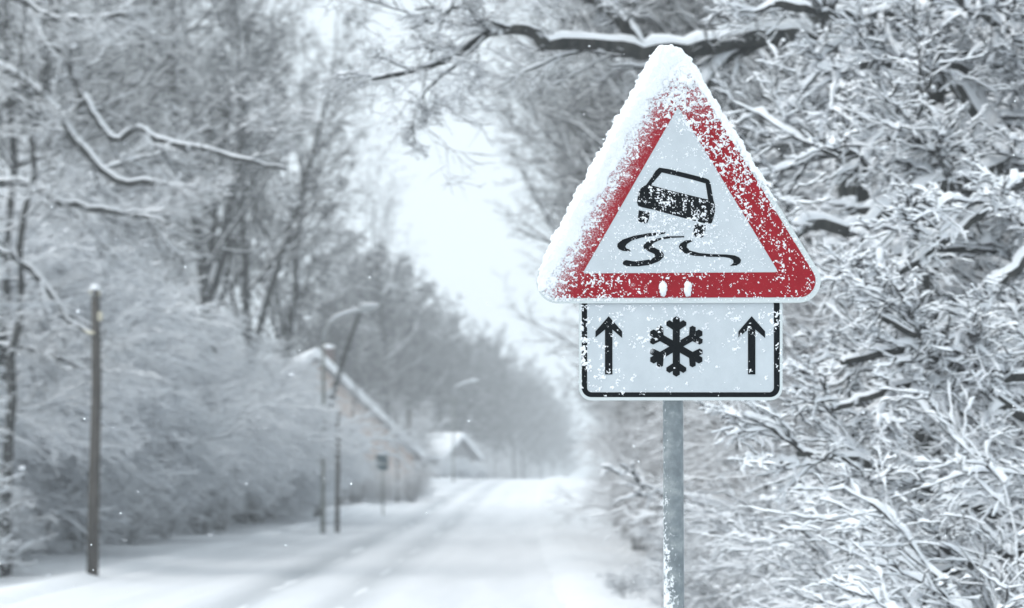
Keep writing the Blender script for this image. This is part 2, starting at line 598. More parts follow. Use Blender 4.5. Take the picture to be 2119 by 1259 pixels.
for k in range(6):
    a = k * math.pi / 3
    half = [(22, 104), (62, 131), (62, 151), (43, 164), (22, 151), (22, 174)]
    pts = [(22, 38.1)] + half + [(0, 187)] + [(-x, y) for x, y in half[::-1]]
    for x, y in pts:   # clockwise round the flake
        fl.append((957 + x * math.cos(a) + y * math.sin(a), 832 + x * math.sin(a) - y * math.cos(a)))
fl2 = []
for k in range(6):     # arms listed left to right so the outline runs one way
    seg_ = fl[k * 14:(k + 1) * 14]
    fl2 += seg_[::-1]
flat('snowflake_symbol', [z2(fl2)], 0.0042, 0.0008, M['sign_black'], supp)

# crusted snow on the plates: a height field with clumps, real thickness


def line_dist(p, q, U, V, inside):
    p, q = np.array(p, float), np.array(q, float)
    t_ = (q - p) / np.linalg.norm(q - p)
    n_ = np.array((-t_[1], t_[0]))
    if n_ @ (np.array(inside, float) - p) < 0: n_ = -n_
    return (U - p[0]) * n_[0] + (V - p[1]) * n_[1]


def uniform(n):
    s = np.sort(n.ravel())
    return np.searchsorted(s, n).astype(float) / s.size


def field_mesh(name, U, V, h, off, mat, parent, backmask=None):
    keepv = h > 0
    c = keepv[:-1, :-1] | keepv[1:, :-1] | keepv[:-1, 1:] | keepv[1:, 1:]
    ids = np.arange(U.size).reshape(U.shape)
    dx, dy = (U - 1059.5) / F, (629.5 - V) / F
    d1 = math.cos(TILT) - dy * math.sin(TILT)
    k = SIGN_Y / d1
    X, Z = dx * k - sign_x, CAM_H + (math.sin(TILT) + dy * math.cos(TILT)) * k
    hh = np.where(keepv, h, -0.0012)
    P = np.stack([X, -(off + hh), Z], -1).reshape(-1, 3)
    q = np.stack([ids[:-1, :-1], ids[1:, :-1], ids[1:, 1:], ids[:-1, 1:]], -1)
    Q = q[c]
    if backmask is not None:
        cb = c & backmask[:-1, :-1]
        P2 = np.stack([X, 0.004 + 0.7 * np.clip(h, 0, 1) - off, Z], -1).reshape(-1, 3)
        Q2 = q[cb][:, ::-1] + len(P)
        P = np.concatenate([P, P2]); Q = np.concatenate([Q, Q2])
    used = np.unique(Q)
    rm = np.full(len(P), -1); rm[used] = np.arange(len(used))
    return link_mesh(name, np_mesh(name, P[used], rm[Q], [mat], smooth=True), parent)


step = 1.0
U, V = np.meshgrid(np.arange(1085, 1725, step), np.arange(70, 640, step))
cen = (1400, 450)
dl, dr, db = line_dist(TRI[0], TRI[2], U, V, cen), line_dist(TRI[0], TRI[1], U, V, cen), line_dist(TRI[1], TRI[2], U, V, cen)
n1 = fbm(U / 7, V / 7, 3, 5, 0.72)
n2 = fbm(U / 26, V / 26, 8, 3, 0.5)
spk = uniform(0.34 * fbm(U / 8, V / 8, 52, 3, 0.5) + 0.50 * fbm(U / 2.8, V / 2.8, 55, 3, 0.6) + 0.08 * n2)
down = np.clip((V - 100) / 520, 0, 1)
edge_n = fbm(U / 13, V / 13, 41, 4, 0.6) - 0.5


def poly_sdf(poly, U, V):
    d, ins = np.full(U.shape, 1e9), np.ones(U.shape, bool)
    c = np.mean(poly, 0)
    for i in range(len(poly)):
        p, q = np.array(poly[i], float), np.array(poly[(i + 1) % len(poly)], float)
        e = q - p
        k = np.clip(((U - p[0]) * e[0] + (V - p[1]) * e[1]) / (e @ e), 0, 1)
        d = np.minimum(d, np.hypot(U - p[0] - k * e[0], V - p[1] - k * e[1]))
        ins &= ((U - p[0]) * e[1] - (V - p[1]) * e[0]) * ((c[0] - p[0]) * e[1] - (c[1] - p[1]) * e[0]) > 0
    return np.where(ins, d, -d)


sd_plate = poly_sdf(inset(TRI, 45), U, V) + 45
ovl = (10 - 14 * sstep(0.72, 0.98, down)) + 18 * edge_n
ovr = (4 - 12 * sstep(0.55, 0.8, down)) + 14 * edge_n
side = sstep(-25, 25, dl - dr)
dom = sd_plate + ovl * (1 - side) + ovr * side + 6 * np.exp(-((U - 1388) ** 2 + (V - 105) ** 2) / 40 ** 2)
dom = np.where(db < np.minimum(dl, dr), -1, dom)
wl = 36 - 12 * down + 30 * (n2 - 0.5) + 16 * (n1 - 0.5)
Tl = 0.024 * (1 - 0.75 * sstep(0.6, 1.0, down)) * np.clip(1.15 - np.clip(dl, 0, None) / np.clip(wl, 8, None), -0.4, 1)
Tr = 0.008 * np.clip((13 - 7 * down + 14 * (n1 - 0.5) - dr) / 14, -0.4, 1) * (1 - sstep(0.45, 0.75, down)) - 0.004 * sstep(0.45, 0.75, down)
top = np.sqrt((U - 1392) ** 2 + (V - 62) ** 2)
Tt = 0.020 * np.clip((80 + 40 * (n2 - 0.5) + 24 * (n1 - 0.5) - top) / 50, -0.4, 1)
thick = np.maximum(np.maximum(Tl, Tr), Tt)
rough = 0.0060 * (fbm(U / 7, V / 7, 77, 4, 0.6) - 0.5) + 0.010 * (fbm(U / 22, V / 22, 78, 3) - 0.5)
thick = np.where(thick > 0, thick + rough, thick)
thick = np.where(dom > 0, thick * np.sqrt(np.clip(dom / 26, 0, 1)), -1)
# scattered clumps
cov_l = np.clip(1.02 - (dl - 14) / 54, 0, 1)
cov_t = np.clip(1.15 - (top - 60) / 140, 0, 1)
inred = (dr < 76) & (dl > 60)
cov_r = np.where(inred, 0.30 - 0.22 * sstep(0.3, 0.95, down), 0)
cov_b = np.where(db < 66, 0.06 + 0.42 * np.clip(1 - (U - 1120) / 150, 0, 1), 0)
cov = np.maximum.reduce([cov_l * 0.96, cov_t, cov_r, cov_b, np.full_like(U, 0.03)])
incar = (np.abs(U - 1398) < 88) & (V - 0.26 * (U - 1330) > 382) & (V < 500)
cov = np.where(incar, np.maximum(cov, 0.19), cov)
skid = (np.abs(U - 1404) < 140) & (np.abs(V - 517) < 36)
cov = np.where(skid, np.maximum(cov, 0.07), cov)
plate_in = sd_plate > 4
h = np.where(plate_in, (cov - spk) * 0.010, -1)
h = np.where(h > 0, 0.0006 + np.minimum(h, 0.0045), h)
hh = np.maximum(np.where(plate_in & (thick > 0), thick + 0.002, thick), h)
field_mesh('snow_crust', U, V, hh, 0.0117, M['snow_fine'], plate, (np.minimum(dl, dr) < 6) | (V < 112))

U, V = np.meshgrid(np.arange(1200, 1618, step), np.arange(632, 828, step))
n1 = fbm(U / 7, V / 7, 13, 5, 0.72)
spk = uniform(0.40 * fbm(U / 11, V / 11, 62, 3, 0.5) + 0.38 * fbm(U / 3.4, V / 3.4, 65, 3, 0.6) + 0.12 * fbm(U / 30, V / 30, 18, 3))
cov = 0.012 + 0.36 * np.clip(1 - (U - 1200) / 26, 0, 1) + 0.06 * np.clip(1 - (V - 632) / 110, 0, 1) + 0.18 * np.clip((U - 1596) / 20, 0, 1) * np.clip(1.2 - (V - 632) / 180, 0, 1)
cov = np.where((np.abs(U - 1259) < 34), cov + 0.04, cov)
cov = np.where((np.abs(U - 1399) < 60) & (V > 690), cov * 0.6, cov)
h = (cov - spk) * 0.010
h = np.where(h > 0, 0.0006 + np.minimum(h, 0.004), h)
h[-6:, :] = -1; h[:, :2] = -1
h[(V > 805) & ((U < 1222) | (U > 1596))] = -1
tag(field_mesh('snow_crust', U, V, h, 0.0043, M['snow_fine'], supp), kind='stuff')

# bolts, each with its plug of snow
for i, (bx, by, sn) in enumerate(((1371.5, 603, 1), (1423, 603, 1), (1377, 178, 0.45), (1426, 177, 0.45))):
    c = sp(bx, by, 0.0125)
    mb = MB(); mb.tube([(c[0], c[1] + 0.004, c[2]), (c[0], c[1] - 0.004, c[2])], 0.0085, 10)
    b = mb.build('bolt', M['sign_back'], plate, False)
    mb = MB()
    mb.blob((c[0], c[1] - 0.004, c[2] + 0.006 * sn), (0.0110 * (0.6 + 0.4 * sn), 0.009, 0.016 * sn + 0.004), i, 0.6, 16, 12)
    mb.blob((c[0] + 0.003, c[1] - 0.006, c[2] + 0.014 * sn), (0.008, 0.007, 0.008), i + 9, 0.7, 12, 9)
    mb.build('snow_plug', M['snow_fine'], b, True)

# ------------------------------------------------------------------ branches
Zv = np.array((0, 0, 1.0))


def unit(a):
    return a / np.maximum(np.linalg.norm(a, axis=-1, keepdims=True), 1e-9)


def grow(g, P0, D0, L, R, m, wander, trop=(0, 0, 0), tw=0.0, taper=0.25, kink=0.07):
    n = len(P0)
    P = np.zeros((n, m, 3)); P[:, 0] = P0
    D = unit(D0)
    st = (L / (m - 1))[:, None]
    tr = np.array(trop, float)
    for k in range(1, m):
        D = unit(D + wander * g.standard_normal((n, 3)) + tw * tr)
        P[:, k] = P[:, k - 1] + D * st
    P[:, 1:] += kink * st[:, None] * g.standard_normal((n, m - 1, 3)) * (1, 1, 0.7)
    tt = np.linspace(0, 1, m)[None]
    return P, R[:, None] * (1 - (1 - taper) * tt)


def spawn(g, P, Rr, L, k, t0=0.15, t1=1.0, ang=(50, 14), ratio=(0.35, 0.6), rr=0.55, flat_=0.6, fall=0.5, rmin=0.0015, up=0.0):
    n, m, _ = P.shape
    T = t0 + (t1 - t0) * (np.arange(k)[None] + g.random((n, k))) / k
    x = T * (m - 1)
    i = np.clip(x.astype(int), 0, m - 2); f = (x - i)[..., None]
    ar = np.arange(n)[:, None]
    A, B = P[ar, i], P[ar, i + 1]
    pos = (A * (1 - f) + B * f).reshape(-1, 3)
    tan = unit(B - A).reshape(-1, 3)
    r = (Rr[ar, i] * (1 - f[..., 0]) + Rr[ar, i + 1] * f[..., 0]).reshape(-1)
    a = g.standard_normal((n * k, 3)); a[:, 2] = a[:, 2] * flat_ + up
    a = unit(a - tan * np.sum(a * tan, -1, keepdims=True))
    th = np.radians(np.clip(g.normal(ang[0], ang[1], n * k), 12, 100))[:, None]
    D = tan * np.cos(th) + a * np.sin(th)
    Lc = (L[:, None] * (1 - fall * T) * g.uniform(ratio[0], ratio[1], (n, k))).reshape(-1)
    return pos, D, Lc, np.maximum(r * rr, rmin)


def tube_arrays(g, P, R, snow, N, lump=0.5, cover=0.85, wide=0.45, line=0.15):
    """rings of N points: lower half bark, upper half snow lying on the branch"""
    n, m, _ = P.shape
    T = np.empty_like(P)
    T[:, 1:-1] = P[:, 2:] - P[:, :-2]; T[:, 0] = P[:, 1] - P[:, 0]; T[:, -1] = P[:, -1] - P[:, -2]
    T = unit(T)
    S = np.cross(T, Zv)
    vert = np.linalg.norm(S, axis=-1) < 0.15
    S = np.where(vert[..., None], np.array((1.0, 0, 0)), S)
    S = unit(S - T * np.sum(S * T, -1, keepdims=True))
    Up = np.cross(S, T)
    hz = np.sqrt(np.clip(1 - T[..., 2] ** 2, 0, 1))
    amt = np.clip(1 + lump * g.standard_normal((n, m)), 0.05, 2.2)
    has = g.random((n, 1)) < cover
    s = snow * sstep(0.25, 0.8, hz) * amt * has
    s[:, -1] *= 0.6
    th = np.pi * (np.arange(N) * 2.0 / N - 0.0) if N > 4 else np.array([0.0, np.pi / 2, np.pi, 1.5 * np.pi])
    if N == 5: th = np.radians([0, 60, 120, 180, 270])
    if N == 6: th = np.radians([0, 50, 90, 130, 180, 270])
    sn, cs = np.sin(th), np.cos(th)
    upw = np.clip(sn, 0, 1)
    ex = R[..., None] * cs + wide * s[..., None] * cs * (0.35 + 0.65 * (sn > -0.05) if line < 0.3 else (sn > 0.3) * 1.0)
    ey = R[..., None] * sn + s[..., None] * (np.clip((sn - line + 0.2) / (1.2 - line), 0, 1) ** 0.7 + (0.12 * (sn > -0.05) if line < 0.3 else 0))
    V = P[:, :, None] + S[:, :, None] * ex[..., None] + Up[:, :, None] * ey[..., None]
    idx = np.arange(n * m * N).reshape(n, m, N)
    a, b = idx[:, :-1], idx[:, 1:]
    Q = np.stack([a, np.roll(a, -1, 2), np.roll(b, -1, 2), b], -1)
    mid = np.sin((th + np.roll(th, -1) + np.where(np.arange(N) == N - 1, 2 * np.pi, 0)) / 2)
    snowy = (mid > line)[None, None] & ((s[:, :-1] + s[:, 1:])[..., None] > 0.25 * snow)
    return V.reshape(-1, 3), Q.reshape(-1, 4), np.broadcast_to(snowy, (n, m - 1, N)).reshape(-1).astype(np.int32)


def assemble(name, parts, mats):
    Vs, Qs, Ms, b = [], [], [], 0
    for V, Q, mi in parts:
        Vs.append(V); Qs.append(Q + b); Ms.append(mi); b += len(V)
    return np_mesh(name, np.concatenate(Vs), np.concatenate(Qs), mats, np.concatenate(Ms))


def bush_meshes(seed, stems=10, hgt=4.2, spread=0.7, lean=(0, 0, 0), dens=(9, 9, 8), snow=1.0, N=5, bark='twig', rbase=0.028, flat_=0.45, droop=-0.02, ratio=(0.3, 0.5), lump=0.55):
    g = np.random.default_rng(seed)
    az = g.uniform(0, 2 * np.pi, stems)
    rr = g.uniform(0.0, 0.35, stems)
    P0 = np.stack([rr * np.cos(az), rr * np.sin(az), np.full(stems, -0.15)], -1)
    tl = g.uniform(0.15, spread, stems)
    D0 = np.stack([np.cos(az) * tl, np.sin(az) * tl, np.ones(stems)], -1) + np.array(lean)
    L = hgt * g.uniform(0.7, 1.15, stems); R = rbase * g.uniform(0.7, 1.2, stems)
    P, r = grow(g, P0, D0, L, R, 12, 0.10, np.array(lean) + np.array((0, 0, -0.3)), 0.05)
    trunk = [tube_arrays(g, P, r, 0.022 * snow, 8)]
    crown = []
    spec = ((dens[0], 0.012, 11, 0.09, 0.032), (dens[1], 0.006, 9, 0.11, 0.019), (dens[2], 0.0032, 7, 0.13, 0.0115))
    for j, (k, _, m, wan, sn) in enumerate(spec):
        pos, D, L, R = spawn(g, P, r, L, k, 0.18 if j == 0 else 0.1, 1.0, (38, 11), ratio if j == 0 else (0.45, 0.95), 0.5, flat_, 0.35)
        P, r = grow(g, pos, D, L, R, m, wan, (0, 0, 1), droop)
        crown.append(tube_arrays(g, P, r, sn * snow, N, lump, 0.85, 0.36))
    return assemble('bush_stems', trunk, [M['bark'], M['snow']]), assemble('bush_twigs', crown, [M[bark], M['snow']])


def tree_meshes(seed, hgt=19, r0=0.2, limbs=22, dens=(9, 8, 6), snow=1.0, first=0.28, ang=55, N=4, bark='twig', lean=(0, 0, 0), wan=0.035, spread=(0.30, 0.48), up=0.35, fork=0, rmin=0.0038, cover=0.5):
    g = np.random.default_rng(seed)
    P, r = grow(g, np.zeros((1, 3)) + (0, 0, -0.3), np.array([[0, 0, 1.0]]) + np.array(lean), np.array([hgt]), np.array([r0]), 22, wan, (0, 0, 1), 0.03, 0.08)
    trunk = [tube_arrays(g, P, r, 0.03 * snow, 10)]
    L = np.array([hgt * 1.0])
    if fork:
        pos, D, L2, R = spawn(g, P, r, L, fork, first * 0.9, 0.6, (24, 6), (0.55, 0.75), 0.75, 0.4, 0.4)
        P2, r2 = grow(g, pos, D, L2, R, 22, 0.05, (0, 0, 1), 0.06, 0.08)
        trunk.append(tube_arrays(g, P2, r2, 0.03 * snow, 8))
        P, r, L = np.concatenate([P, P2]), np.concatenate([r, r2]), np.concatenate([L, L2])
    pos, D, L, R = spawn(g, P, r, L, limbs, first, 1.0, (ang, 12), spread, 0.45, 0.5, 0.55)
    P, r = grow(g, pos, D, L, R, 12, 0.10, (0, 0, 1), 0.045 * up / 0.35, 0.15)
    trunk.append(tube_arrays(g, P, r, 0.035 * snow, 6))
    crown = []
    for k, m, wn, sn in ((dens[0], 8, 0.13, 0.030), (dens[1], 6, 0.15, 0.022), (dens[2], 4, 0.17, 0.015)):
        pos, D, L, R = spawn(g, P, r, L, k, 0.15, 1.0, (46, 14), (0.30, 0.5), 0.5, 0.7, 0.4, rmin)
        P, r = grow(g, pos, D, L, R, m, wn, (0, 0, 1), 0.02)
        crown.append(tube_arrays(g, P, r, sn * snow, N, 0.5, cover))
    return assemble('tree_trunk', trunk, [M['bark'], M['snow']]), assemble('tree_crown', crown, [M[bark], M['snow']])


def plant(name, meshes, X, Y, rz, sc, label, cat, group=None, parts=('trunk', 'crown'), tilt=(0, 0), z=None):
    o = empty(name, (X, Y, float(ground_z(X, Y)) - 0.02 if z is None else z))
    o.rotation_euler = (tilt[0], tilt[1], rz)
    o.scale = (sc, sc, sc)
    tag(o, label, cat, group)
    for nm, me in zip(parts, meshes):
        link_mesh(nm, me, o)
    return o


# trees whose limbs are laid out one by one -------------------------------------------------


def limb_tree(name, seed, trunk_pts, trunk_r, limbs, label, group=None, dens=(7, 7, 6), snow=1.0, twig_len=1.0, N=5, cat='tree', dens0=10):
    """trunk_pts and limb points are world points; limbs = list of (points, r_start, r_end)"""
    g = np.random.default_rng(seed)
    base = np.array(trunk_pts[0], float)
    o = empty(name, tuple(base))
    tag(o, label, cat, group)

    def resample(pts, m):
        p = np.array(pts, float)
        # smooth Catmull-Rom through the points
        q = np.concatenate([[2 * p[0] - p[1]], p, [2 * p[-1] - p[-2]]])
        out = []
        for tt in np.linspace(0, len(p) - 1 - 1e-6, m):
            i = int(tt); f = tt - i
            a, b, c, d = q[i], q[i + 1], q[i + 2], q[i + 3]
            out.append(0.5 * ((2 * b) + (-a + c) * f + (2 * a - 5 * b + 4 * c - d) * f * f + (-a + 3 * b - 3 * c + d) * f ** 3))
        return np.array(out)
    P = resample(trunk_pts, 30)[None] - base
    r = np.linspace(trunk_r[0], trunk_r[1], 30)[None]
    tr = [tube_arrays(g, P, r, 0.03 * snow, 14)]
    link_mesh('trunk', assemble('tree_trunk', tr, [M['bark'], M['snow']]), o)
    crown = []
    for pts, ra, rb, sn, ks in limbs:
        p = resample(pts, 26)[None] - base
        Ll = np.array([np.sum(np.linalg.norm(np.diff(p[0], axis=0), axis=-1))])
        p[:, 1:-1] += 0.012 * g.standard_normal((1, 24, 3)) * Ll[0] / 4
        rr = np.linspace(ra, rb, 26)[None]
        lm = assemble('tree_limb', [tube_arrays(g, p, rr * 1.12, sn * 0.62, 14, 0.25, 1.0, 0.18, 0.40)], [M['bark'], M['snow']])
        link_mesh('limb', lm, o)
        PP, R_, L = p, rr, Ll
        first = True
        for (k, m, wn, s_) in ((ks, 12, 0.10, 0.030), (dens[0], 10, 0.10, 0.018), (dens[1], 8, 0.11, 0.012), (dens[2], 6, 0.12, 0.009)):
            if k == 0: break
            pos, D, L, R = spawn(g, PP, R_, L, k, 0.12, 1.0, (40, 11), (0.26 * twig_len, 0.46 * twig_len) if first else (0.45, 0.95), 0.42 if first else 0.5, 0.5, 0.40)
            R = np.minimum(R, 0.03)
            if first: L = np.minimum(L, 0.045 * base[1] * g.uniform(0.6, 1.1, len(L)))
            PP, R_ = grow(g, pos, D, L, R, m, wn, (0, 0, 1), 0.0 if first else 0.015)
            crown.append(tube_arrays(g, PP, R_, s_ * snow, N, 0.4, 0.9, 0.38))
            first = False
    link_mesh('crown', assemble('tree_crown', crown, [M['twig_frost'] if snow > 1 else M['twig'], M['snow']]), o)
    return o


def A3(lst):
    return [tuple(at(*p)) for p in lst]


# --- right: the tree whose snow laden limb passes behind the top of the sign
tx = at(1745, 190, 21.5)
limb_tree('beech_tree', 5, [(tx[0] + 0.35, 21.5, 0.1), (tx[0] + 0.22, 21.5, 2.2), tuple(tx), tuple(at(1690, -20, 21.5)), tuple(at(1640, -320, 21.5))], (0.17, 0.10),
          [(A3([(1735, 120, 21.4), (1680, 92, 21.2), (1600, 76, 20.9), (1530, 84, 20.6), (1440, 104, 20.3), (1330, 110, 20.1), (1250, 94, 20), (1130, 96, 19.9)]), 0.085, 0.034, 0.13, 6),
           (A3([(1130, 96, 19.9), (1090, 62, 19.8), (1010, 70, 19.7), (930, 120, 19.6), (860, 145, 19.4), (770, 165, 19.3)]), 0.050, 0.012, 0.035, 5),
           (A3([(1010, 70, 19.7), (960, 120, 19.5), (880, 190, 19.4), (850, 260, 19.3)]), 0.014, 0.006, 0.01, 5),
           (A3([(1250, -130, 20.2), (1060, -60, 19.9), (960, 10, 19.7), (860, 20, 19.5)]), 0.03, 0.008, 0.015, 3),
           (A3([(1330, 110, 20.1), (1300, 62, 20.1), (1262, 22, 20.2), (1215, -8, 20.3), (1150, -20, 20.4)]), 0.055, 0.034, 0.07, 5),
           (A3([(1590, 78, 20.9), (1540, 40, 20.7), (1500, -10, 20.6), (1470, -60, 20.5)]), 0.06, 0.045, 0.10, 4),
           (A3([(1575, 85, 20.9), (1520, 115, 20.7), (1470, 160, 20.4), (1430, 230, 20.2), (1400, 300, 20.1)]), 0.055, 0.03, 0.09, 4),
           (A3([(1590, 75, 20.9), (1600, 20, 21), (1610, -40, 21)]), 0.035, 0.025, 0.04, 4),
           (A3([(1700, 20, 21.4), (1500, -120, 20.8), (1250, -130, 20.2), (980, -40, 19.6), (920, 30, 19.4), (850, 60, 19.3)]), 0.06, 0.010, 0.03, 6)],
          'bare tree whose thick snow topped limb runs left behind the tip of the warning sign', dens=(7, 6, 4), snow=0.45)

# --- right: trunk at the upper right with long snow loaded boughs
tx = at(1990, 20, 18)
limb_tree('beech_tree', 6, [(tx[0] - 0.2, 18, 0.1), (tx[0] - 0.32, 18, 2.4), tuple(at(1935, 120, 18)), tuple(tx), tuple(at(2040, -200, 18))], (0.12, 0.075),
          [(A3([(1945, 100, 18), (2020, 150, 17.6), (1900, 138, 17.3), (1800, 136, 17), (1690, 150, 16.8)]), 0.050, 0.019, 0.090, 8),
           (A3([(1940, 130, 18), (2060, 290, 17.4), (1950, 300, 17), (1850, 300, 16.8), (1745, 310, 16.6), (1690, 300, 16.5)]), 0.055, 0.033, 0.128, 8),
           (A3([(1930, 250, 18), (2080, 330, 17), (1960, 385, 16.6), (1850, 430, 16.4), (1770, 480, 16.2), (1690, 465, 16), (1640, 490, 15.8)]), 0.050, 0.018, 0.105, 9),
           (A3([(1990, 10, 18), (1900, 10, 17.6), (1800, 40, 17.2), (1700, 30, 17), (1600, 10, 16.9)]), 0.039, 0.016, 0.068, 9),
           (A3([(2000, 0, 18), (2090, 60, 17.4), (2160, 160, 17)]), 0.039, 0.016, 0.068, 9)],
          'dark trunk in the upper right corner with long boughs buried in snow', dens=(6, 5, 3), snow=1.5)

# --- left: tree outside the frame whose limbs reach in
# --- right: tree just outside the right edge sending long loaded boughs through the thicket
limb_tree('hawthorn_tree', 8, [(3.75, 14.4, 0.05), (3.7, 14.4, 1.6), (3.75, 14.5, 3.4), (3.9, 14.6, 5.2)], (0.10, 0.05),
          [(A3([(2190, 470, 14.4), (2100, 560, 14.3), (2010, 640, 14.2), (1900, 715, 14.1), (1740, 752, 14)]), 0.034, 0.012, 0.055, 6),
           (A3([(2230, 930, 14.4), (2080, 840, 14.2), (1960, 745, 14), (1900, 700, 13.9), (1790, 640, 13.8)]), 0.030, 0.010, 0.030, 5),
           (A3([(2230, 1100, 14.4), (2050, 1060, 14.2), (1900, 1000, 14), (1760, 955, 13.9), (1650, 940, 13.8)]), 0.032, 0.012, 0.055, 7),
           (A3([(2230, 1130, 14.2), (2060, 1150, 13.8), (1930, 1200, 13.5), (1820, 1275, 13.3)]), 0.036, 0.016, 0.075, 6),
           (A3([(2220, 760, 14.4), (2050, 790, 14.2), (1880, 800, 14), (1720, 850, 13.9)]), 0.026, 0.010, 0.045, 6),
           (A3([(2220, 330, 14.5), (2080, 400, 14.4), (1960, 500, 14.3), (1850, 570, 14.2), (1760, 590, 14.1)]), 0.028, 0.010, 0.055, 6)],
          'small tree at the right edge with long boughs buried in snow reaching towards the post', dens=(6, 5, 3), snow=1.4, twig_len=0.9)

limb_tree('oak_tree', 7, [(-13.4, 43.5, 0.3), (-13.3, 43.5, 3), (-13.2, 43.5, 7.5), (-13.3, 43.5, 12)], (0.3, 0.15),
          [(A3([(-230, 90, 43.5), (-90, 110, 43.0), (0, 143, 42.5), (60, 180, 42.5), (120, 235, 42.3), (150, 285, 42.2), (205, 345, 42.1), (240, 372, 42.0), (330, 380, 41.8)]), 0.111, 0.050, 0.080, 6),
           (A3([(130, 250, 42.3), (165, 215, 42.3), (148, 150, 42.3), (130, 110, 42.2), (70, 85, 42.1)]), 0.065, 0.033, 0.044, 4),
           (A3([(172, 200, 42.3), (205, 255, 42.2), (240, 290, 42.1), (285, 268, 42.0), (330, 290, 41.9), (420, 312, 41.7), (520, 335, 41.5), (590, 350, 41.3)]), 0.064, 0.021, 0.073, 7),
           (A3([(-230, 330, 43.5), (-60, 370, 42.9), (60, 385, 42.5), (140, 425, 42.3), (260, 440, 42.0), (340, 465, 41.7)]), 0.075, 0.033, 0.088, 6),
           (A3([(140, 425, 42.3), (190, 480, 42.2), (240, 535, 42.1)]), 0.041, 0.021, 0.021, 4),
           (A3([(-230, 420, 43.5), (-80, 490, 42.9), (15, 525, 42.5), (70, 565, 42.3), (115, 620, 42.2), (150, 670, 42.1), (190, 690, 42.0)]), 0.090, 0.033, 0.018, 5),
           (A3([(-200, 560, 43.5), (-60, 700, 42.7), (60, 720, 42.3), (160, 760, 41.9)]), 0.056, 0.028, 0.057, 6),
           (A3([(-200, -80, 43.5), (0, -20, 42.7), (120, 40, 42.3), (260, 30, 41.9)]), 0.075, 0.028, 0.044, 6)],
          'tree outside the left edge reaching crooked snow lined limbs into the picture', dens=(6, 6, 4), snow=1.2, N=4)

# ------------------------------------------------------------------ prototypes
TREES = [tree_meshes(101, 20, 0.20, 26, (10, 9, 7), 0.5, spread=(0.34, 0.52), cover=0.4),
         tree_meshes(102, 18, 0.17, 24, (10, 9, 7), 0.5, 0.22, 48, spread=(0.34, 0.52), cover=0.4),
         tree_meshes(103, 21, 0.22, 20, (10, 9, 7), 0.45, 0.35, 50, fork=2, cover=0.4)]
FAR = [tree_meshes(121, 20, 0.22, 26, (13, 10, 6), 0.25, 0.18, 52, spread=(0.30, 0.45), rmin=0.015, cover=0.2),
       tree_meshes(122, 18, 0.20, 26, (13, 10, 6), 0.25, 0.15, 48, spread=(0.30, 0.45), rmin=0.015, cover=0.2)]
SPARSE = [tree_meshes(111, 18.5, 0.14, 22, (8, 7, 6), 0.4, 0.38, 45)]
BUSH = [bush_meshes(201, 11, 3.2, 0.6, (-0.10, -0.1, 0), (8, 7, 3), 1.65, 5, 'twig_frost'),
        bush_meshes(202, 10, 2.8, 0.7, (-0.10, -0.1, 0), (8, 7, 3), 1.65, 5, 'twig_frost'),
        bush_meshes(203, 12, 3.7, 0.5, (-0.14, -0.1, 0), (8, 7, 3), 1.65, 5, 'twig_frost')]
HEDGE = [bush_meshes(211, 18, 6.4, 0.75, (0, 0, 0), (14, 11, 7), 2.3, 4, ratio=(0.28, 0.44), lump=0.35, bark='twig_rime'),
         bush_meshes(212, 18, 5.6, 0.85, (0, 0, 0), (14, 11, 7), 2.3, 4, ratio=(0.28, 0.44), lump=0.35, bark='twig_rime')]
BRUSH = [bush_meshes(221, 20, 4.2, 0.6, (0, 0, 0), (9, 8, 6), 0.6, 4, 'twig_brown', 0.02)]

def bough_meshes(seed, hgt, limbs, spread=(0.34, 0.52), ang=78, dens=(8, 6, 2), snow=1.55, r0=0.07):
    g = np.random.default_rng(seed)
    P, r = grow(g, np.zeros((1, 3)) + (0, 0, -0.3), np.array([[-0.08, -0.05, 1.0]]), np.array([hgt]), np.array([r0]), 18, 0.06, (0, 0, 1), 0.03, 0.15)
    trunk = [tube_arrays(g, P, r, 0.03, 10)]
    pos, D, L, R = spawn(g, P, r, np.array([hgt]), limbs, 0.08, 1.0, (ang, 10), spread, 0.5, 0.3, 0.45)
    P, r = grow(g, pos, D, L, R, 14, 0.085, (0, 0, 1), 0.012, 0.2)
    trunk.append(tube_arrays(g, P, r, 0.062 * snow, 8, 0.35, 1.0, 0.3))
    crown = []
    for n_, (k, m, wn, sn, ra) in enumerate(((dens[0], 10, 0.075, 0.036, (0.28, 0.50)), (dens[1], 9, 0.08, 0.022, (0.42, 0.80)), (dens[2], 7, 0.09, 0.013, (0.5, 1.0)))):
        pos, D, L, R = spawn(g, P, r, L, k, 0.12, 1.0, (36, 10), ra, 0.5, 0.35, 0.45, 0.002)
        P, r = grow(g, pos, D, L, R, m, wn, (0, 0, 1), 0.01)
        crown.append(tube_arrays(g, P, r, sn * snow, 5, 0.55, 0.93, 0.36))
    return assemble('tree_trunk', trunk, [M['bark'], M['snow']]), assemble('tree_crown', crown, [M['twig_frost'], M['snow']])


BOUGH = [bough_meshes(231, 7.0, 34), bough_meshes(232, 6.0, 30, ang=84), bough_meshes(233, 8.0, 36, ang=72, spread=(0.3, 0.45))]
BOLD = [tree_meshes(131, 21, 0.27, 24, (8, 8, 7), 0.4, 0.30, 42, fork=3, rmin=0.0055, cover=0.25, spread=(0.28, 0.42)),
        tree_meshes(132, 20, 0.24, 24, (8, 8, 7), 0.4, 0.26, 40, fork=2, rmin=0.0055, cover=0.25, spread=(0.28, 0.42))]
ST = ('stems', 'twigs')
rnd = random.Random(4)

